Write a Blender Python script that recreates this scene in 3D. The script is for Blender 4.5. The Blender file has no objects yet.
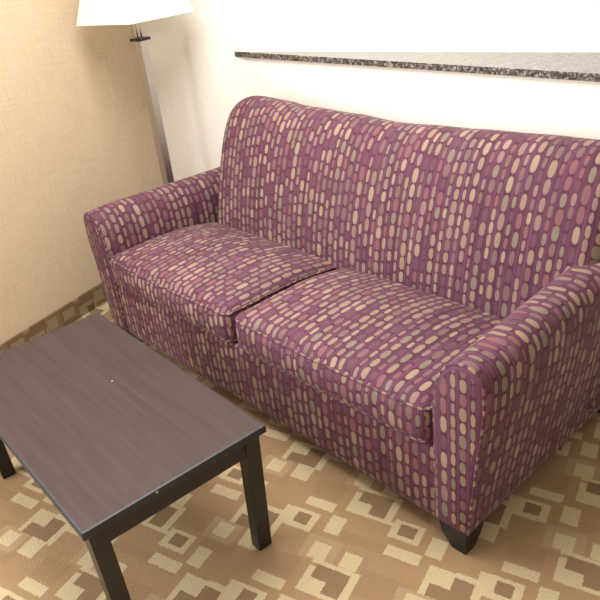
import bpy, bmesh, math, random
from mathutils import Vector, Matrix, Quaternion
random.seed(4)
scene = bpy.context.scene
COL = scene.collection

# ------------------------------------------------------------------ node helper
class NT:
    def __init__(s, name):
        s.m = bpy.data.materials.new(name); s.m.use_nodes = True
        s.t = s.m.node_tree; s.t.nodes.clear()
        s.out = s.t.nodes.new('ShaderNodeOutputMaterial')
        s.b = s.t.nodes.new('ShaderNodeBsdfPrincipled')
        s.t.links.new(s.b.outputs[0], s.out.inputs[0])
    def n(s, typ, **kw):
        nd = s.t.nodes.new(typ)
        for k, v in kw.items(): setattr(nd, k, v)
        return nd
    def set(s, inp, v):
        if isinstance(v, (int, float)): inp.default_value = v
        elif isinstance(v, tuple): inp.default_value = v
        else: s.t.links.new(v, inp)
    def math(s, op, a, b=None, c=None):
        nd = s.n('ShaderNodeMath', operation=op)
        for i, v in enumerate((a, b, c)):
            if v is not None: s.set(nd.inputs[i], v)
        return nd.outputs[0]
    def mix(s, f, a, b):
        nd = s.n('ShaderNodeMix', data_type='RGBA')
        s.set(nd.inputs['Factor'], f); s.set(nd.inputs['A'], a); s.set(nd.inputs['B'], b)
        return nd.outputs['Result']
    def xyz(s, x, y, z=0.0):
        nd = s.n('ShaderNodeCombineXYZ')
        for i, v in enumerate((x, y, z)): s.set(nd.inputs[i], v)
        return nd.outputs[0]
    def white(s, vec):
        nd = s.n('ShaderNodeTexWhiteNoise', noise_dimensions='3D'); s.set(nd.inputs['Vector'], vec)
        return nd.outputs['Value']
    def noise(s, vec, scale, detail=2.0, rough=0.5):
        nd = s.n('ShaderNodeTexNoise')
        if vec is not None: s.set(nd.inputs['Vector'], vec)
        nd.inputs['Scale'].default_value = scale; nd.inputs['Detail'].default_value = detail
        nd.inputs['Roughness'].default_value = rough
        return nd.outputs[0]
    def ramp(s, f, stops, interp='LINEAR'):
        nd = s.n('ShaderNodeValToRGB'); cr = nd.color_ramp; cr.interpolation = interp
        cr.elements[0].position = stops[0][0]; cr.elements[0].color = stops[0][1]
        cr.elements[1].position = stops[1][0]; cr.elements[1].color = stops[1][1]
        for p, c in stops[2:]:
            e = cr.elements.new(p); e.color = c
        s.set(nd.inputs[0], f); return nd.outputs[0]
    def bump(s, h, strength=0.3, dist=0.002):
        nd = s.n('ShaderNodeBump'); nd.inputs['Strength'].default_value = strength
        nd.inputs['Distance'].default_value = dist; s.set(nd.inputs['Height'], h)
        s.t.links.new(nd.outputs[0], s.b.inputs['Normal'])
def rgb(r, g, b):
    f = lambda c: (c/255/12.92) if c/255 <= .04045 else ((c/255+.055)/1.055)**2.4
    return (f(r), f(g), f(b), 1.0)

# ------------------------------------------------------------------ materials
def mat_fabric():
    k = NT('oval_weave_upholstery'); M = k.math
    uvn = k.n('ShaderNodeUVMap'); uvn.uv_map = 'UVMap'
    sp = k.n('ShaderNodeSeparateXYZ'); k.t.links.new(uvn.outputs[0], sp.inputs[0])
    u, v = sp.outputs[0], sp.outputs[1]
    P = .057
    U = M('DIVIDE', u, P); i = M('FLOOR', U); fu = M('SUBTRACT', U, i)
    def column(c, hw, L, seed):
        rc = k.white(k.xyz(i, seed, 3.1))
        Lc = M('MULTIPLY_ADD', rc, L*.35, L*.85)
        off = k.white(k.xyz(i, seed, 7.7))
        V = M('ADD', M('DIVIDE', v, Lc), M('MULTIPLY', off, 9.0))
        j = M('FLOOR', V); fv = M('SUBTRACT', M('SUBTRACT', V, j), .5)
        r1 = k.white(k.xyz(i, j, seed)); r2 = k.white(k.xyz(i, j, seed+11.3))
        hl = M('MULTIPLY_ADD', r2, .10, .38)
        hx = M('MULTIPLY_ADD', r2, hw*.25, hw*.85)
        du = M('SUBTRACT', fu, c)
        a = M('POWER', M('ABSOLUTE', M('DIVIDE', du, hx)), 2.3)
        b = M('POWER', M('ABSOLUTE', M('DIVIDE', fv, hl)), 3.0)
        mask = k.n('ShaderNodeMapRange', interpolation_type='SMOOTHSTEP')
        k.set(mask.inputs[0], M('ADD', a, b)); k.set(mask.inputs[1], 1.45); k.set(mask.inputs[2], .70)
        band = M('LESS_THAN', M('ABSOLUTE', du), hw*1.12)
        return mask.outputs[0], band, r1
    m1, b1, r1 = column(.26, .165, .047, 1.0)
    m2, b2, r2 = column(.755, .110, .041, 5.0)
    pal = [(0.0, rgb(144,121,102)), (.18, rgb(116,90,88)), (.34, rgb(154,133,112)), (.48, rgb(124,82,84)),
           (.58, rgb(124,112,98)), (.70, rgb(138,110,104)), (.84, rgb(98,64,76))]
    c1 = k.ramp(r1, pal, 'CONSTANT'); c2 = k.ramp(r2, pal, 'CONSTANT')
    # fine warp stripes of the ground cloth
    st = k.noise(k.xyz(M('MULTIPLY', u, 210.0), M('MULTIPLY', v, 2.0)), 1.0, 2.0)
    ground = k.ramp(st, [(.36, rgb(74,36,54)), (.62, rgb(106,60,84))])
    dark = k.ramp(st, [(.34, rgb(64,28,44)), (.66, rgb(90,44,66))])
    g = k.mix(M('MAXIMUM', b1, b2), ground, dark)
    thread = k.noise(k.xyz(M('MULTIPLY', u, 500.0), M('MULTIPLY', v, 90.0)), 1.0, 1.0)
    g = k.mix(M('MULTIPLY', m1, .93), g, c1); g = k.mix(M('MULTIPLY', m2, .93), g, c2)
    g = k.mix(M('MULTIPLY', thread, .25), g, k.mix(.5, g, rgb(70,40,55)))
    k.set(k.b.inputs['Base Color'], g)
    k.b.inputs['Roughness'].default_value = .8
    k.b.inputs['Sheen Weight'].default_value = .08; k.b.inputs['Sheen Roughness'].default_value = .4
    k.b.inputs['Specular IOR Level'].default_value = .3
    h = M('ADD', M('MULTIPLY', thread, .6), M('MAXIMUM', m1, m2))
    k.bump(h, .25, .001)
    return k.m

CARPET = dict(ax=-0.87402535, ay=1.26547852, wu=.58718878, wv=.28574048, vP=.30112515)
def mat_carpet(name, wall_strip=False):
    k = NT(name); M = k.math
    g = k.n('ShaderNodeNewGeometry'); sp = k.n('ShaderNodeSeparateXYZ')
    k.t.links.new(g.outputs['Position'], sp.inputs[0])
    x, y = sp.outputs[0], sp.outputs[1]
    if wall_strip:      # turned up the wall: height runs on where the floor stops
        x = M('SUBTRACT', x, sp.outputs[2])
    nd = k.n('ShaderNodeTexNoise'); k.t.links.new(g.outputs['Position'], nd.inputs['Vector'])
    nd.inputs['Scale'].default_value = 240; nd.inputs['Detail'].default_value = 2
    nw = k.n('ShaderNodeSeparateColor'); k.t.links.new(nd.outputs['Color'], nw.inputs[0])
    x = M('ADD', x, M('MULTIPLY', M('SUBTRACT', nw.outputs[0], .5), .012))
    y = M('ADD', y, M('MULTIPLY', M('SUBTRACT', nw.outputs[1], .5), .012))
    a = M('DIVIDE', M('SUBTRACT', x, CARPET['ax']), CARPET['wu'])
    yy = M('SUBTRACT', M('SUBTRACT', y, CARPET['ay']), M('MULTIPLY', a, CARPET['wv']-CARPET['vP']))
    b = M('DIVIDE', yy, CARPET['vP'])
    def box(a0, a1, b0, b1):
        def inside(t, t0, t1):
            c = (t0+t1)/2; h = (t1-t0)/2
            d = M('SUBTRACT', t, c); d = M('SUBTRACT', d, M('ROUND', d))
            return M('LESS_THAN', M('ABSOLUTE', d), h)
        return M('MULTIPLY', inside(a, a0, a1), inside(b, b0, b1))
    def union(l):
        r = box(*l[0])
        for q in l[1:]: r = M('MAXIMUM', r, box(*q))
        return r
    tan, lt, dk, md = (rgb(180,148,112), rgb(220,202,162), rgb(152,124,95), rgb(194,167,131))
    brown = rgb(173,141,107)
    c = tan
    c = k.mix(union([(.22,.62,-.10,.02),(.62,.80,.28,.46),(-.04,.12,.32,.56),(.40,.62,.42,.70)]), c, brown)
    c = k.mix(M('MULTIPLY', union([(.085,.262,.585,.865),(.585,.76,.40,.66)]), .75), c, md)
    c = k.mix(union([(.205,.37,.29,.575),(.70,.885,.66,.95)]), c, dk)
    light = union([(-.085,.075,-.14,.105),(-.04,.117,.175,.29),(.13,.21,-.07,.155),(.128,.218,.61,.80),(.29,.38,.62,.80),
                   (.17,.203,.26,.535),(.17,.285,.27,.42),(.17,.41,.57,.615),(.372,.41,.28,.60),(.17,.45,.255,.30),
                   (.425,.58,.125,.355),(.45,.62,-.085,.04),(.625,.705,.06,.285),
                   (.67,.79,-.20,-.02),(.79,.92,-.06,0.0),(.67,.70,.66,.80),(.787,.89,.45,.665),(.882,.92,.65,1.10),(.63,.72,.455,.625)])
    hole = union([(-.040,.037,-.075,.062),(.463,.548,.178,.315)])
    light = M('MULTIPLY', light, M('SUBTRACT', 1.0, hole))
    c = k.mix(light, c, lt)
    c = k.mix(hole, c, dk)
    pile = k.ramp(k.noise(g.outputs['Position'], 260.0, 4.0, .8), [(.36, (0,0,0,1)), (.62, (1,1,1,1))])
    big = k.noise(g.outputs['Position'], 5.0, 2.0)
    c = k.mix(M('MULTIPLY', M('SUBTRACT', 1.0, pile), .36), c, k.mix(.6, c, rgb(110,84,60)))
    c = k.mix(M('MULTIPLY', big, .25), c, k.mix(.5, c, rgb(176,140,106)))
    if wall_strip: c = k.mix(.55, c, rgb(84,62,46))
    k.set(k.b.inputs['Base Color'], c)
    k.b.inputs['Roughness'].default_value = .95; k.b.inputs['Specular IOR Level'].default_value = .1
    k.bump(pile, .6, .006)
    return k.m

def mat_simple(name, col, rough=.5, metal=0.0, noise=None, spec=.5, coat=0.0):
    k = NT(name)
    c = col
    if noise:
        sc, col2, amt = noise
        tc = k.n('ShaderNodeTexCoord')
        f = k.noise(tc.outputs['Object'], sc, 3.0)
        c = k.mix(k.math('MULTIPLY', f, amt), col, col2)
    k.set(k.b.inputs['Base Color'], c)
    k.b.inputs['Roughness'].default_value = rough; k.b.inputs['Metallic'].default_value = metal
    k.b.inputs['Specular IOR Level'].default_value = spec
    k.b.inputs['Coat Weight'].default_value = coat
    return k.m

def mat_wallpaper():
    k = NT('linen_wallpaper'); M = k.math
    g = k.n('ShaderNodeNewGeometry'); sp = k.n('ShaderNodeSeparateXYZ'); k.t.links.new(g.outputs['Position'], sp.inputs[0])
    y, z = sp.outputs[1], sp.outputs[2]
    h = k.noise(k.xyz(M('MULTIPLY', y, 9.0), M('MULTIPLY', z, 190.0)), 1.0, 3.0)
    v = k.noise(k.xyz(M('MULTIPLY', y, 190.0), M('MULTIPLY', z, 9.0)), 1.0, 3.0)
    f = M('MULTIPLY_ADD', M('ADD', h, v), .9, -.4)
    c = k.ramp(f, [(.2, rgb(198,176,147)), (.8, rgb(214,194,166))])
    k.set(k.b.inputs['Base Color'], c); k.b.inputs['Roughness'].default_value = .8
    k.b.inputs['Specular IOR Level'].default_value = .2
    k.bump(f, .2, .001)
    return k.m

def mat_plaster():
    k = NT('white_wall_paint')
    g = k.n('ShaderNodeNewGeometry')
    f = k.noise(g.outputs['Position'], 60.0, 3.0)
    k.set(k.b.inputs['Base Color'], k.ramp(f, [(.3, rgb(236,233,224)), (.7, rgb(240,237,229))]))
    k.b.inputs['Roughness'].default_value = .75; k.b.inputs['Specular IOR Level'].default_value = .2
    k.bump(f, .12, .002)
    return k.m

def mat_granite():
    k = NT('speckled_granite')
    g = k.n('ShaderNodeNewGeometry')
    vo = k.n('ShaderNodeTexVoronoi'); vo.inputs['Scale'].default_value = 170
    k.t.links.new(g.outputs['Position'], vo.inputs['Vector'])
    se = k.n('ShaderNodeSeparateColor'); k.t.links.new(vo.outputs['Color'], se.inputs[0])
    f = k.noise(g.outputs['Position'], 45.0, 4.0, .7)
    s = k.math('MULTIPLY_ADD', se.outputs[0], .45, k.math('MULTIPLY', f, .6))
    c = k.ramp(s, [(.30, rgb(34,32,31)), (.50, rgb(70,66,62)), (.64, rgb(108,103,98)), (.85, rgb(165,160,154))])
    k.set(k.b.inputs['Base Color'], c); k.b.inputs['Roughness'].default_value = .15
    k.b.inputs['Coat Weight'].default_value = .25; k.b.inputs['Coat Roughness'].default_value = .1
    return k.m

def mat_table():
    k = NT('espresso_wood'); M = k.math
    tc = k.n('ShaderNodeTexCoord'); mp = k.n('ShaderNodeMapping'); mp.inputs['Scale'].default_value = (3.0, 60.0, 20.0)
    k.t.links.new(tc.outputs['Object'], mp.inputs[0])
    f = k.noise(mp.outputs[0], 1.0, 4.0, .6)
    sm = k.noise(tc.outputs['Object'], 3.0, 3.0)
    c = k.ramp(f, [(.3, rgb(52,39,38)), (.7, rgb(66,51,50))])
    k.set(k.b.inputs['Base Color'], c)
    k.set(k.b.inputs['Roughness'], M('MULTIPLY_ADD', sm, .15, .36))
    k.b.inputs['Specular IOR Level'].default_value = .4
    k.b.inputs['Coat Weight'].default_value = .0; k.b.inputs['Coat Roughness'].default_value = .28
    return k.m

def mat_shade():
    k = NT('white_lamp_shade_cloth')
    tr = k.n('ShaderNodeBsdfTranslucent'); tr.inputs[0].default_value = rgb(250,248,240)
    mx = k.n('ShaderNodeMixShader'); mx.inputs[0].default_value = .4
    k.set(k.b.inputs['Base Color'], rgb(250,249,244)); k.b.inputs['Roughness'].default_value = .85
    k.t.links.new(k.b.outputs[0], mx.inputs[1]); k.t.links.new(tr.outputs[0], mx.inputs[2])
    k.t.links.new(mx.outputs[0], k.out.inputs[0])
    return k.m

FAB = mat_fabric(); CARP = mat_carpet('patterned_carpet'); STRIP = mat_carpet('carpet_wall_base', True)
WALLP = mat_wallpaper(); PLAST = mat_plaster(); GRAN = mat_granite(); TAB = mat_table()
LEGM = mat_simple('black_brown_wood', rgb(27,22,21), .35, noise=(30, rgb(38,31,29), .6))
EDGE = mat_simple('dark_table_edge', rgb(30,33,40), .48, noise=(25, rgb(54,56,62), .5))
FOOT = mat_simple('black_sofa_foot', rgb(24,22,20), .4, noise=(40, rgb(36,32,30), .5))
METAL = mat_simple('brushed_nickel', rgb(188,182,176), .36, 1.0, noise=(60, rgb(172,166,160), .6))
DARKM = mat_simple('dark_bronze_collar', rgb(52,50,50), .4, .6)
SHADE = mat_shade()
CEIL = mat_simple('ceiling_paint', rgb(238,236,230), .9, noise=(50, rgb(228,226,220), .5), spec=.1)
BULB = mat_simple('frosted_bulb', rgb(240,238,230), .4)
CRUMB = mat_simple('white_crumb', rgb(176,170,162), .8, noise=(400, rgb(150,145,138), .6))

# ------------------------------------------------------------------ mesh helpers
def link(name, bm, mat, parent=None, smooth=False, recalc=True):
    if recalc: bmesh.ops.recalc_face_normals(bm, faces=bm.faces)
    me = bpy.data.meshes.new(name); bm.to_mesh(me); bm.free()
    me.materials.append(mat)
    if smooth:
        for p in me.polygons: p.use_smooth = True
    o = bpy.data.objects.new(name, me); COL.objects.link(o)
    if parent: o.parent = parent
    return o
def tag(o, label=None, cat=None, group=None, kind=None):
    if label: o['label'] = label
    if cat: o['category'] = cat
    if group: o['group'] = group
    if kind: o['kind'] = kind
    return o
def empty(name, loc, rz, label, cat):
    o = bpy.data.objects.new(name, None); COL.objects.link(o); o.location = loc; o.rotation_euler = (0,0,rz)
    o.empty_display_size = .1
    return tag(o, label, cat)
def box(bm, x0, x1, y0, y1, z0, z1):
    vs = [bm.verts.new((x,y,z)) for z in (z0,z1) for y in (y0,y1) for x in (x0,x1)]
    for f in ((0,1,3,2),(4,6,7,5),(0,4,5,1),(2,3,7,6),(0,2,6,4),(1,5,7,3)): bm.faces.new([vs[i] for i in f])
    return vs
def bevel(bm, w, seg=2):
    bmesh.ops.bevel(bm, geom=list(bm.edges), offset=w, segments=seg, profile=.5, affect='EDGES', clamp_overlap=True)
def prism(bm, poly, z0, z1):
    lo = [bm.verts.new((x,y,z0)) for x,y in poly]; hi = [bm.verts.new((x,y,z1)) for x,y in poly]
    n = len(poly); bm.faces.new(lo[::-1]); bm.faces.new(hi)
    for i in range(n): bm.faces.new((lo[i], lo[(i+1)%n], hi[(i+1)%n], hi[i]))
def frustum(bm, b, t, z0, z1):     # b,t = (x0,x1,y0,y1) at z0 and z1
    vs = []
    for (x0,x1,y0,y1), z in ((b,z0),(t,z1)):
        vs += [bm.verts.new((x,y,z)) for x,y in ((x0,y0),(x1,y0),(x1,y1),(x0,y1))]
    bm.faces.new(vs[3::-1]); bm.faces.new(vs[4:])
    for i in range(4): bm.faces.new((vs[i], vs[(i+1)%4], vs[4+(i+1)%4], vs[4+i]))
def tube(bm, pts, r, closed=False, seg=8, uvl=None):
    n = len(pts); rings = []; pts = [Vector(p) for p in pts]; up = None; L = 0; ls = []
    for i, p in enumerate(pts):
        a = pts[i-1] if (i > 0 or closed) else p; b = pts[(i+1)%n] if (i < n-1 or closed) else p
        t = (b-a).normalized()
        if up is None: up = t.orthogonal().normalized()
        up = (up - t*up.dot(t)).normalized(); s = t.cross(up)
        rings.append([bm.verts.new(p + up*math.cos(2*math.pi*k/seg)*r + s*math.sin(2*math.pi*k/seg)*r) for k in range(seg)])
        if i: L += (p-pts[i-1]).length
        ls.append(L)
    m = n if closed else n-1
    for i in range(m):
        A, B = rings[i], rings[(i+1)%n]; l0 = ls[i]; l1 = ls[i+1] if i+1 < n else ls[i] + (pts[0]-pts[i]).length
        for k in range(seg):
            f = bm.faces.new((A[k], A[(k+1)%seg], B[(k+1)%seg], B[k]))
            if uvl:
                for lp, q in zip(f.loops, ((l0,k),(l0,k+1),(l1,k+1),(l1,k))): lp[uvl].uv = (q[0], q[1]*.004)
    if not closed:
        bm.faces.new(rings[0][::-1]); bm.faces.new(rings[-1])
def catmull(P, per=5, closed=False):
    out = []; n = len(P); P = [Vector(p) for p in P]
    for i in range(n if closed else n-1):
        g = lambda j: P[j % n] if closed else P[min(max(j,0), n-1)]
        a, b, c, d = g(i-1), g(i), g(i+1), g(i+2)
        for s in range(per):
            t = s/per
            out.append(.5*((2*b)+(c-a)*t+(2*a-5*b+4*c-d)*t*t+(3*b-a-3*c+d)*t**3))
    if not closed: out.append(P[-1])
    return out

# ------------------------------------------------------------------ the room
XL = -2.491                       # left wall
KX, KY = -1.925, 2.765            # where the angled half wall leaves the back wall
TH = 0.318055                     # the half wall and sofa turn away from the room axes
ex = Vector((math.cos(TH), -math.sin(TH))); ey = Vector((math.sin(TH), math.cos(TH)))
S0 = Vector((-0.40632238, 1.30992893))   # sofa front right corner on the floor
def sp2(x, y): v = S0 + ex*x + ey*y; return (v.x, v.y)

XR, YF = 2.4, -2.2               # right wall, wall behind the camera
bm = bmesh.new(); box(bm, XL-.12, XR+.12, YF-.12, 3.0, -.1, 0)
tag(link('floor', bm, CARP), kind='structure')
# left wall with the window opening (nearer than the photo shows)
WY0, WY1, WZ0, WZ1 = -1.5, .75, .65, 2.2
bm = bmesh.new()
box(bm, XL-.12, XL, YF, WY0, 0, 2.5); box(bm, XL-.12, XL, WY1, 2.9, 0, 2.5)
box(bm, XL-.12, XL, WY0, WY1, 0, WZ0); box(bm, XL-.12, XL, WY0, WY1, WZ1, 2.5)
tag(link('wall_left', bm, WALLP), kind='structure')
bm = bmesh.new(); WF = .04
box(bm, XL-.09, XL-.05, WY0, WY0+WF, WZ0, WZ1); box(bm, XL-.09, XL-.05, WY1-WF, WY1, WZ0, WZ1)
box(bm, XL-.09, XL-.05, WY0+WF, WY1-WF, WZ0, WZ0+WF); box(bm, XL-.09, XL-.05, WY0+WF, WY1-WF, WZ1-WF, WZ1)
tag(link('window_1', bm, CEIL), kind='structure')
bm = bmesh.new(); box(bm, XR, XR+.12, YF, 2.9, 0, 2.5)
tag(link('wall_right', bm, PLAST), kind='structure')
bm = bmesh.new(); box(bm, XL, XR, YF-.12, YF, 0, 2.5)
tag(link('wall_front', bm, PLAST), kind='structure')
def wall_y(x): return KY-(x-KX)*.147
bm = bmesh.new(); prism(bm, [(XL, 2.758), (KX, KY), (KX, KY+.12), (XL, 2.9)], 0, 2.5)
tag(link('wall_corner', bm, PLAST), kind='structure')
bm = bmesh.new(); prism(bm, [(KX, KY), (XR, wall_y(XR)), (XR, wall_y(XR)+.12), (KX, KY+.12)], 0, 2.5)
tag(link('wall_back', bm, PLAST), kind='structure')
# lower half wall standing in front of the back wall, turned towards the room
ZL1, ZL0 = 1.063, 1.040
f0 = sp2(-1.895, .918)
f1 = sp2(2.62, .918-.018*4.5)
bm = bmesh.new(); prism(bm, [(f0[0], f0[1]), f1, (f1[0], wall_y(f1[0])-.001), (f0[0], wall_y(f0[0])-.0008)], 0, ZL0)
tag(link('wall_half', bm, PLAST), kind='structure')
# carpet-covered base along the left wall
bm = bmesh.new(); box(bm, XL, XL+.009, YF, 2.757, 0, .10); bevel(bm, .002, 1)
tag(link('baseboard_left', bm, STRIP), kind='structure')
bm = bmesh.new(); box(bm, XL-.12, XR+.12, YF-.12, 3.0, 2.5, 2.6)
tag(link('ceiling', bm, CEIL), kind='structure')

# granite ledge
tip = sp2(-1.905, .905)
g1 = sp2(2.62, .905-.018*4.5)
poly = [(tip[0]+.012, tip[1]-.004)]
poly += [g1, (g1[0], wall_y(g1[0])-.002), (tip[0]+.02, wall_y(tip[0]+.02)-.002), (tip[0]+.002, wall_y(tip[0])-.002), (tip[0]-.003, tip[1]+.004)]
bm = bmesh.new(); prism(bm, poly, ZL0+.0005, ZL1); bevel(bm, .003, 2)
tag(link('granite_ledge', bm, GRAN), 'speckled grey granite ledge capping the white half wall behind the sofa', 'ledge')

# ------------------------------------------------------------------ sofa (local frame: x along the front, y to the back)
SW = 1.843
sofa = empty('sofa', (S0.x+ex.x*(-SW/2), S0.y+ex.y*(-SW/2), 0), -TH,
             'two-cushion purple sofa with a pattern of tan ovals standing against the half wall', 'sofa')
HX = SW/2
def uvlayer(bm): return bm.loops.layers.uv.new('UVMap')

def puffy(name, x0, x1, y0, y1, z0, z1, r, crown, parent, mat=FAB, nx=28, ny=24, nz=8, bulge=.01, sag=None):
    """rounded cushion; uv runs x across and unbroken from the top over the front"""
    bm = bmesh.new(); uvl = uvlayer(bm)
    cx, cy, cz = (x0+x1)/2, (y0+y1)/2, (z0+z1)/2; hx, hy, hz = (x1-x0)/2, (y1-y0)/2, (z1-z0)/2
    def pos(a, b, c):             # a,b,c in [-1,1]
        p = Vector((a*hx, b*hy, c*hz))
        q = Vector((max(-hx+r, min(hx-r, p.x)), max(-hy+r, min(hy-r, p.y)), max(-hz+min(r,hz*.95), min(hz-min(r,hz*.95), p.z))))
        d = p-q
        if d.length > 1e-9: p = q + d.normalized()*max(abs(d.x), abs(d.y), abs(d.z)) if True else p
        w = max(0, 1-a*a)*max(0, 1-b*b)
        if c > 0: p.z += crown*(w**.6)*c
        else: p.z += 0
        p.y -= bulge*max(0, 1-a*a)**.5*max(0, 1-c*c)*max(0, -b)
        if sag: p.z += sag(p.x+cx, p.y+cy)*(c+1)/2
        return (p.x+cx, p.y+cy, p.z+cz)
    def lin(n): return [-math.cos(math.pi*i/n)*.35 + (2*i/n-1)*.65 for i in range(n+1)]
    la, lb, lc = lin(nx), lin(ny), lin(nz)
    cache = {}
    def V(i, j, k):
        key = (i,j,k)
        if key not in cache: cache[key] = bm.verts.new(pos(la[i], lb[j], lc[k]))
        return cache[key]
    def quad(ids, uvs):
        f = bm.faces.new([V(*q) for q in ids])
        for lp, uv in zip(f.loops, uvs): lp[uvl].uv = uv
    X = lambda i: cx+la[i]*hx; Y = lambda j: cy+lb[j]*hy; Z = lambda k: cz+lc[k]*hz
    for i in range(nx):
        for j in range(ny):
            quad([(i,j,nz),(i+1,j,nz),(i+1,j+1,nz),(i,j+1,nz)], [(X(i),Y(j)-y0),(X(i+1),Y(j)-y0),(X(i+1),Y(j+1)-y0),(X(i),Y(j+1)-y0)])
            quad([(i,j,0),(i,j+1,0),(i+1,j+1,0),(i+1,j,0)], [(X(i),Y(j)),(X(i),Y(j+1)),(X(i+1),Y(j+1)),(X(i+1),Y(j))])
        for k in range(nz):
            quad([(i,0,k),(i+1,0,k),(i+1,0,k+1),(i,0,k+1)], [(X(i),Z(k)-z1),(X(i+1),Z(k)-z1),(X(i+1),Z(k+1)-z1),(X(i),Z(k+1)-z1)])
            quad([(i,ny,k),(i,ny,k+1),(i+1,ny,k+1),(i+1,ny,k)], [(X(i),Z(k)),(X(i),Z(k+1)),(X(i+1),Z(k+1)),(X(i+1),Z(k))])
    for j in range(ny):
        for k in range(nz):
            quad([(nx,j,k),(nx,j+1,k),(nx,j+1,k+1),(nx,j,k+1)], [(Y(j)+.3,Z(k)),(Y(j+1)+.3,Z(k)),(Y(j+1)+.3,Z(k+1)),(Y(j)+.3,Z(k+1))])
            quad([(0,j,k),(0,j,k+1),(0,j+1,k+1),(0,j+1,k)], [(Y(j)+.1,Z(k)),(Y(j)+.1,Z(k+1)),(Y(j+1)+.1,Z(k+1)),(Y(j+1)+.1,Z(k))])
    o = link(name, bm, mat, parent, True, recalc=False)
    return o, pos

AI = .097                          # arm thickness at the front
# base with the front rail
base, _ = puffy('base', -HX+AI-.03, HX-AI+.03, .010, .80, .058, .305, .014, 0, sofa, nx=20, ny=10, nz=6, bulge=.004)

# seat cushions with their welts
mid = 0.0
def cushion(x0, x1):
    sag = lambda x, y: -.030*max(0, min(1, (y-.30)/.22))**1.3 - .006*math.sin((x-x0)/(x1-x0)*math.pi)*max(0, 1-y*4)
    o, pos = puffy('seat_cushion', x0, x1, -.006, .545, .300, .437, .036, .026, sofa, bulge=.012, sag=sag, nx=36, ny=28, nz=8)
    for c, rr in ((.80, 1), (-.86, 1)):
        path = []; e = .985
        seq = [(a/20, -1) for a in range(-20, 21)] + [(1, b/14) for b in range(-13, 15)]
        seq = [(-1, b/14) for b in range(14, -14, -1)] + seq
        pts = []
        for a, b in seq:
            v = Vector(pos(a, b, c)); 
            v += Vector((.001*a if abs(a) == 1 else 0, -.001 if b == -1 else 0, .001*rr if c > 0 else 0)); pts.append(v)
        bm = bmesh.new(); uvl = uvlayer(bm); tube(bm, pts, .0038, False, 6, uvl)
        link('piping', bm, FAB, o, True)
    return o
cushion(-HX+AI+.012, mid-.011)
cushion(mid+.011, HX-AI-.014)

# arms: rolled section lofted along the depth
def arm(sgn):
    # section as seen from the front, x measured outward from the inner face
    sec = [(.000,.070),(-.002,.20),(-.003,.34),(-.001,.45),(.006,.508),(.022,.552),(.052,.586),(.088,.596),(.120,.586),(.140,.556),
           (.143,.51),(.140,.45),(.130,.36),(.119,.26),(.107,.16),(.099,.072)]
    P = catmull([(a, b, 0) for a, b in sec], 3)
    P = [(p.x, p.y) for p in P]
    n = len(P); arc = [0]
    for i in range(1, n): arc.append(arc[-1] + math.dist(P[i], P[i-1]))
    cen = (.068, .33)
    ys = [0, .004, .012, .03] + [.03+.80*i/24 for i in range(1, 25)] + [.842, .852]
    def ring(y):
        e = min(y, .852-y); r = .014
        ins = r - math.sqrt(max(0, r*r-(r-min(e, r))**2))
        out = []
        for i, (a, b) in enumerate(P):
            d = Vector((cen[0]-a, (cen[1] if b < .5 else .5)-b)); d.normalize()
            # the outside swells a little behind the front panel
            sw = .010*min(1, y/.10)*max(0, math.sin(min(1, max(0, (b-.1)/.48))*math.pi*.5))
            swx = sw if a > .07 else -sw*.5
            z = b + (sw*.5 if b > .5 else 0)
            z += (.042 if sgn > 0 else -.010)*max(0, (y-.1))/.7*max(0, (b-.1)/.48)
            out.append(Vector((sgn*(HX-AI) + sgn*(a+swx) + sgn*d.x*ins, y, z + d.y*ins)))
        return out
    bm = bmesh.new(); uvl = uvlayer(bm)
    R = [[bm.verts.new(p) for p in ring(y)] for y in ys]
    for j in range(len(ys)-1):
        for i in range(n):
            i2 = (i+1) % n
            f = bm.faces.new((R[j][i], R[j][i2], R[j+1][i2], R[j+1][i]))
            a0 = arc[i]; a1 = arc[i2] if i2 else arc[i]+.1
            for lp, q in zip(f.loops, ((ys[j],a0),(ys[j],a1),(ys[j+1],a1),(ys[j+1],a0))): lp[uvl].uv = (q[0]+.11, q[1])
    for rg, flip in ((R[0], False), (R[-1], True)):
        f = bm.faces.new(rg if flip else rg[::-1])
        for lp in f.loops: lp[uvl].uv = (lp.vert.co.x+.013, lp.vert.co.z)
    bmesh.ops.recalc_face_normals(bm, faces=bm.faces)
    o = link('arm', bm, FAB, sofa, True, recalc=False)
    # welt round the front panel
    pts = [v + Vector((0, .002, 0)) for v in ring(.006)]
    bm = bmesh.new(); uvl = uvlayer(bm); tube(bm, [(p.x, p.y, p.z) for p in pts], .0048, False, 8, uvl)
    link('piping', bm, FAB, o, True)
    return o
arm(1); arm(-1)

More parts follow.
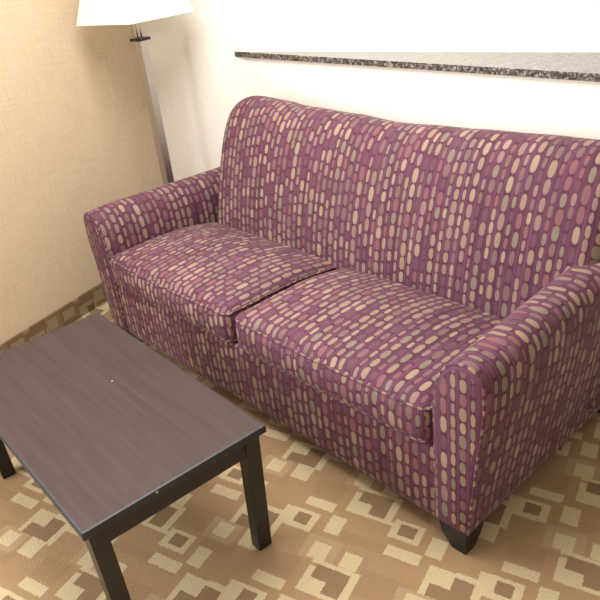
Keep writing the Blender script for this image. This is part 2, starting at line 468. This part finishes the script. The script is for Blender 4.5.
# backrest: section in y,z lofted along x, with rounded upper corners
def backrest():
    sec = [(.500,.330),(.508,.42),(.530,.52),(.562,.64),(.598,.76),(.628,.835),(.660,.885),(.700,.912),(.745,.918),(.790,.905),(.825,.865),
           (.845,.80),(.855,.65),(.862,.45),(.866,.25),(.866,.09),(.76,.075),(.62,.10),(.54,.20)]
    P = catmull([(a, b, 0) for a, b in sec], 4, True); P = [(p.x, p.y) for p in P]
    n = len(P); arc = [0]
    for i in range(1, n): arc.append(arc[-1] + math.dist(P[i], P[i-1]))
    BL, BR = -HX+.145, HX+.012
    xs = []
    e0 = [.11*(1-math.cos(i/12*math.pi/2)) for i in range(13)]
    xs = [BL+e for e in e0] + [BL+.11 + (BR-BL-.22)*i/44 for i in range(1, 44)] + [BR-e for e in e0[::-1]]
    K = [(-1.75,.004),(-1.55,.005),(-1.42,-.001),(-1.3,-.012),(-1.04,-.018),(-.83,-.029),(-.6,-.021),(-.4,-.013),(-.2,-.006),(.1,.001)]
    def crest(xp):
        for (a, va), (b, vb) in zip(K, K[1:]):
            if xp <= b:
                t = max(0, (xp-a)/(b-a)); t = t*t*(3-2*t); return va+(vb-va)*t
        return K[-1][1]
    bm = bmesh.new(); uvl = uvlayer(bm); R = []
    for x in xs:
        e = min(BR-x, x-BL); r = .045
        ins = r - math.sqrt(max(0, r*r-(r-min(e, r))**2))
        dr = .085*(1-math.sqrt(max(0, 1-(1-min(1, e/.11))**2)))
        wav = crest(x-HX)
        ring = []
        for i, (a, b) in enumerate(P):
            t = max(0, min(1, (b-.30)/.60)); cy = .69; cz = max(.2, min(.80, b))
            d = Vector((cy-a, cz-b)); 
            if d.length > 1e-6: d.normalize()
            puff = -.012*math.sin(min(1, max(0, (b-.40)/.48))*math.pi) if a < .69 else 0
            ring.append(bm.verts.new((x, a + d.x*ins + puff*min(1, e/.2), b + d.y*ins*.6 - dr*t**2 + wav*t)))
        R.append(ring)
    for j in range(len(xs)-1):
        for i in range(n):
            i2 = (i+1) % n
            f = bm.faces.new((R[j][i], R[j][i2], R[j+1][i2], R[j+1][i]))
            a0 = arc[i]; a1 = arc[i2] if i2 else arc[i]+math.dist(P[-1], P[0])
            for lp, q in zip(f.loops, ((xs[j],a0),(xs[j],a1),(xs[j+1],a1),(xs[j+1],a0))): lp[uvl].uv = (q[0]+.004, q[1]+.02)
    for rg in (R[0], R[-1]):
        f = bm.faces.new(rg)
        for lp in f.loops: lp[uvl].uv = (lp.vert.co.y, lp.vert.co.z)
    return link('backrest', bm, FAB, sofa, True)
backrest()
# wedge feet
for sx in (-1, 1):
    for fy in (0, 1):
        xo = sx*(HX-.002); xi = sx*(HX-.090); xb = sx*(HX-.046)
        y_o, y_i, y_b = (.004, .090, .046) if not fy else (.828, .744, .786)
        X = lambda a, b: (min(a,b), max(a,b))
        x0, x1 = X(xo, xi); u0, u1 = X(sx*(HX-.003), xb); a0, a1 = X(y_o, y_i); b0, b1 = X(y_o+(.001 if not fy else -.001), y_b)
        xm = X(sx*(HX-.002), sx*(HX-.080)); ym = X(y_o, .080 if not fy else .752)
        bm = bmesh.new()
        frustum(bm, (u0, u1, b0, b1), (xm[0], xm[1], ym[0], ym[1]), 0, .042)
        top = [f for f in bm.faces if f.calc_center_median().z > .041]
        bmesh.ops.delete(bm, geom=top, context='FACES_ONLY')
        frustum(bm, (xm[0], xm[1], ym[0], ym[1]), (x0, x1, a0, a1), .042, .088)
        bot = [f for f in bm.faces if abs(f.calc_center_median().z-.042) < 1e-4 and abs(f.normal.z) > .5]
        bm.normal_update()
        bot = [f for f in bm.faces if all(abs(v.co.z-.042) < 1e-5 for v in f.verts)]
        bmesh.ops.delete(bm, geom=bot, context='FACES_ONLY')
        bmesh.ops.remove_doubles(bm, verts=bm.verts, dist=1e-5)
        tag(link('foot', bm, FOOT, sofa), 'black tapered wooden foot')

# ------------------------------------------------------------------ coffee table
TT0 = .368271; TT = .356
c0 = Vector((math.cos(TT0), -math.sin(TT0)))*(-1.2310) + Vector((math.sin(TT0), math.cos(TT0)))*(.7678-.5056)   # near corner
tx = Vector((math.cos(TT), -math.sin(TT))); ty = Vector((math.sin(TT), math.cos(TT)))
TL, TW, TH_ = .9564, .5056, .4104
Bc = c0 + ty*TW
cen = Bc - tx*(TL/2) - ty*(TW/2)
table = empty('coffee_table', (cen.x, cen.y, 0), -TT, 'dark brown wooden coffee table in front of the sofa', 'coffee table')
hx, hy = TL/2, TW/2
bm = bmesh.new(); box(bm, -hx, hx, -hy, hy, TH_-.024, TH_)
es = [e for e in bm.edges if all(v.co.z > TH_-.001 for v in e.verts)]
bmesh.ops.bevel(bm, geom=es, offset=.006, segments=2, profile=.6, affect='EDGES')
es = [e for e in bm.edges if all(v.co.z < TH_-.02 for v in e.verts)]
bmesh.ops.bevel(bm, geom=es, offset=.003, segments=1, profile=.5, affect='EDGES')
top = link('tabletop', bm, TAB, table)
top.data.materials.append(EDGE)
for p in top.data.polygons:
    if p.normal.z < .99: p.material_index = 1
i0 = .020; lw = .044
for sx in (-1, 1):
    for sy in (-1, 1):
        ox, oy = sx*(hx-i0+.006), sy*(hy-i0+.006); ixx, iy = sx*(hx-i0-lw+.006), sy*(hy-i0-lw+.006)
        bx_, by_ = sx*(hx-.023), sy*(hy-.025); cx_, cy_ = sx*(hx-.023-.038), sy*(hy-.025-.043)
        bm = bmesh.new()
        frustum(bm, (min(bx_,cx_), max(bx_,cx_), min(by_,cy_), max(by_,cy_)), (min(ox,ixx), max(ox,ixx), min(oy,iy), max(oy,iy)), 0, TH_-.024)
        bevel(bm, .0015, 1)
        link('leg', bm, LEGM, table)
za0, za1 = TH_-.024-.056, TH_-.024
for sy in (-1, 1):
    bm = bmesh.new(); y1 = sy*(hy-i0); y0 = sy*(hy-i0-.018)
    box(bm, -hx+i0+lw-.006, hx-i0-lw+.006, min(y0,y1), max(y0,y1), za0, za1); link('apron', bm, LEGM, table)
for sx in (-1, 1):
    bm = bmesh.new(); y1 = sx*(hx-i0); y0 = sx*(hx-i0-.018)
    box(bm, min(y0,y1), max(y0,y1), -hy+i0+lw-.006, hy-i0-lw+.006, za0, za1); link('apron', bm, LEGM, table)
# chipped spot on the right edge
bm = bmesh.new(); bmesh.ops.create_icosphere(bm, subdivisions=1, radius=.0032)
for v in bm.verts: v.co = Vector((v.co.x*.5, v.co.y*1.3, v.co.z*1.2))
o = link('edge_chip', bm, CRUMB, table); o.location = (hx-.0006, -.067, TH_-.007); tag(o, 'pale chip in the dark table edge')
# crumb on top
bm = bmesh.new(); bmesh.ops.create_icosphere(bm, subdivisions=2, radius=.003)
for v in bm.verts: v.co *= .7+.5*random.random(); v.co.z *= .5
o = link('crumb', bm, CRUMB); tag(o, 'tiny white crumb lying on the coffee table top', 'crumb')
CR = o

# ------------------------------------------------------------------ floor lamp
LX, LY = -2.221, 2.485
lamp = empty('floor_lamp', (LX, LY, 0), math.radians(-53.5-45)+math.pi/2, 'brushed metal floor lamp with a white square shade in the room corner', 'floor lamp')
def sq(r): return [(r,0),(0,r),(-r,0),(0,-r)]
# rotate so that a corner looks at the room
lamp.rotation_euler = (0,0,math.radians(-53.5))
bm = bmesh.new(); prism(bm, sq(.165), 0, .022); bevel(bm, .004, 2); link('base', bm, METAL, lamp)
bm = bmesh.new(); h0, h1 = .022, 1.165
lo = [bm.verts.new((x,y,h0)) for x,y in sq(.027)]; hi = [bm.verts.new((x,y,h1)) for x,y in sq(.029)]
bm.faces.new(lo[::-1]); bm.faces.new(hi)
for i in range(4): bm.faces.new((lo[i], lo[(i+1)%4], hi[(i+1)%4], hi[i]))
bevel(bm, .0015, 1); link('pole', bm, METAL, lamp)
bm = bmesh.new(); prism(bm, sq(.046), 1.165, 1.177); bevel(bm, .002, 2); tag(link('collar', bm, DARKM, lamp), 'dark square collar plate')
for s in (-1, 1):
    bm = bmesh.new(); tube(bm, [(s*.0095, s*.0095, 1.176), (s*.0095, s*.0095, 1.262)], .0035, seg=10); link('rod', bm, METAL, lamp, True)
bm = bmesh.new(); prism(bm, sq(.026), 1.252, 1.258); link('socket_plate', bm, METAL, lamp)
bm = bmesh.new(); tube(bm, [(0,0,1.258),(0,0,1.31)], .016, seg=16); link('socket', bm, METAL, lamp, True)
bm = bmesh.new(); bmesh.ops.create_uvsphere(bm, u_segments=20, v_segments=14, radius=.032)
for v in bm.verts: v.co.z = v.co.z*1.25+1.345
link('bulb', bm, BULB, lamp, True)
zs0, zs1, rb, rt = 1.255, 1.545, .255, .142
bm = bmesh.new()
lo = [bm.verts.new((x,y,zs0)) for x,y in sq(rb)]; hi = [bm.verts.new((x,y,zs1)) for x,y in sq(rt)]
for i in range(4): bm.faces.new((lo[i], lo[(i+1)%4], hi[(i+1)%4], hi[i]))
bmesh.ops.recalc_face_normals(bm, faces=bm.faces)
sh = link('lamp_shade', bm, SHADE, lamp)
md = sh.modifiers.new('t', 'SOLIDIFY'); md.thickness = .0025; md.offset = -1
bm = bmesh.new()
for a in sq(1):
    tube(bm, [(a[0]*.014, a[1]*.014, 1.30), (a[0]*(rb-.02), a[1]*(rb-.02), 1.285)], .0016, seg=6)
link('shade_carrier', bm, METAL, lamp)

# ------------------------------------------------------------------ crumb placement on the table
CR.location = (*(cen - tx*.025 + ty*.077), TH_+.0012)

# ------------------------------------------------------------------ light: daylight from the left wall window, plus an added overhead fill
def area(name, loc, target, sx, sy, power, col):
    l = bpy.data.lights.new(name, 'AREA'); l.shape = 'RECTANGLE'; l.size = sx; l.size_y = sy; l.energy = power; l.color = col
    o = bpy.data.objects.new(name, l); COL.objects.link(o); o.location = loc
    o.rotation_euler = (Vector(target)-Vector(loc)).to_track_quat('-Z', 'Y').to_euler(); return o
area('window_daylight', (XL-.02, (WY0+WY1)/2, (WZ0+WZ1)/2), (1.0, (WY0+WY1)/2+.3, .9), WY1-WY0-.1, WZ1-WZ0-.1, 70, (.97, .985, 1.0))
area('overhead_fill', (-1.4, 1.45, 2.46), (-1.4, 1.4, 0), 1.2, 1.4, 58, (1.0, .985, .96))  # added out-of-view fill without a fixture, brightens the left wall and white paint
w = bpy.data.worlds.new('world'); scene.world = w; w.use_nodes = True
bg = w.node_tree.nodes['Background']; bg.inputs[0].default_value = (1.0, .975, .94, 1); bg.inputs[1].default_value = .75

# ------------------------------------------------------------------ camera
cam = bpy.data.cameras.new('camera'); co = bpy.data.objects.new('camera', cam); COL.objects.link(co)
r = Vector((0.86940717, 0.48273618, -0.10534212)); u = Vector((-0.14171244, 0.44786709, 0.8827982)); f = Vector((-0.47333789, 0.75258279, -0.45778858))
m = Matrix(((r.x,u.x,-f.x,0),(r.y,u.y,-f.y,0),(r.z,u.z,-f.z,1.5),(0,0,0,1)))
co.matrix_world = m
cam.sensor_width = 36; cam.sensor_fit = 'HORIZONTAL'; cam.lens = 704.89/600*36; cam.clip_start = .02
scene.camera = co
scene.view_settings.view_transform = 'Standard'; scene.view_settings.look = 'None'
scene.view_settings.gamma = 1; scene.view_settings.use_curve_mapping = False
scene.view_settings.exposure = 0.2
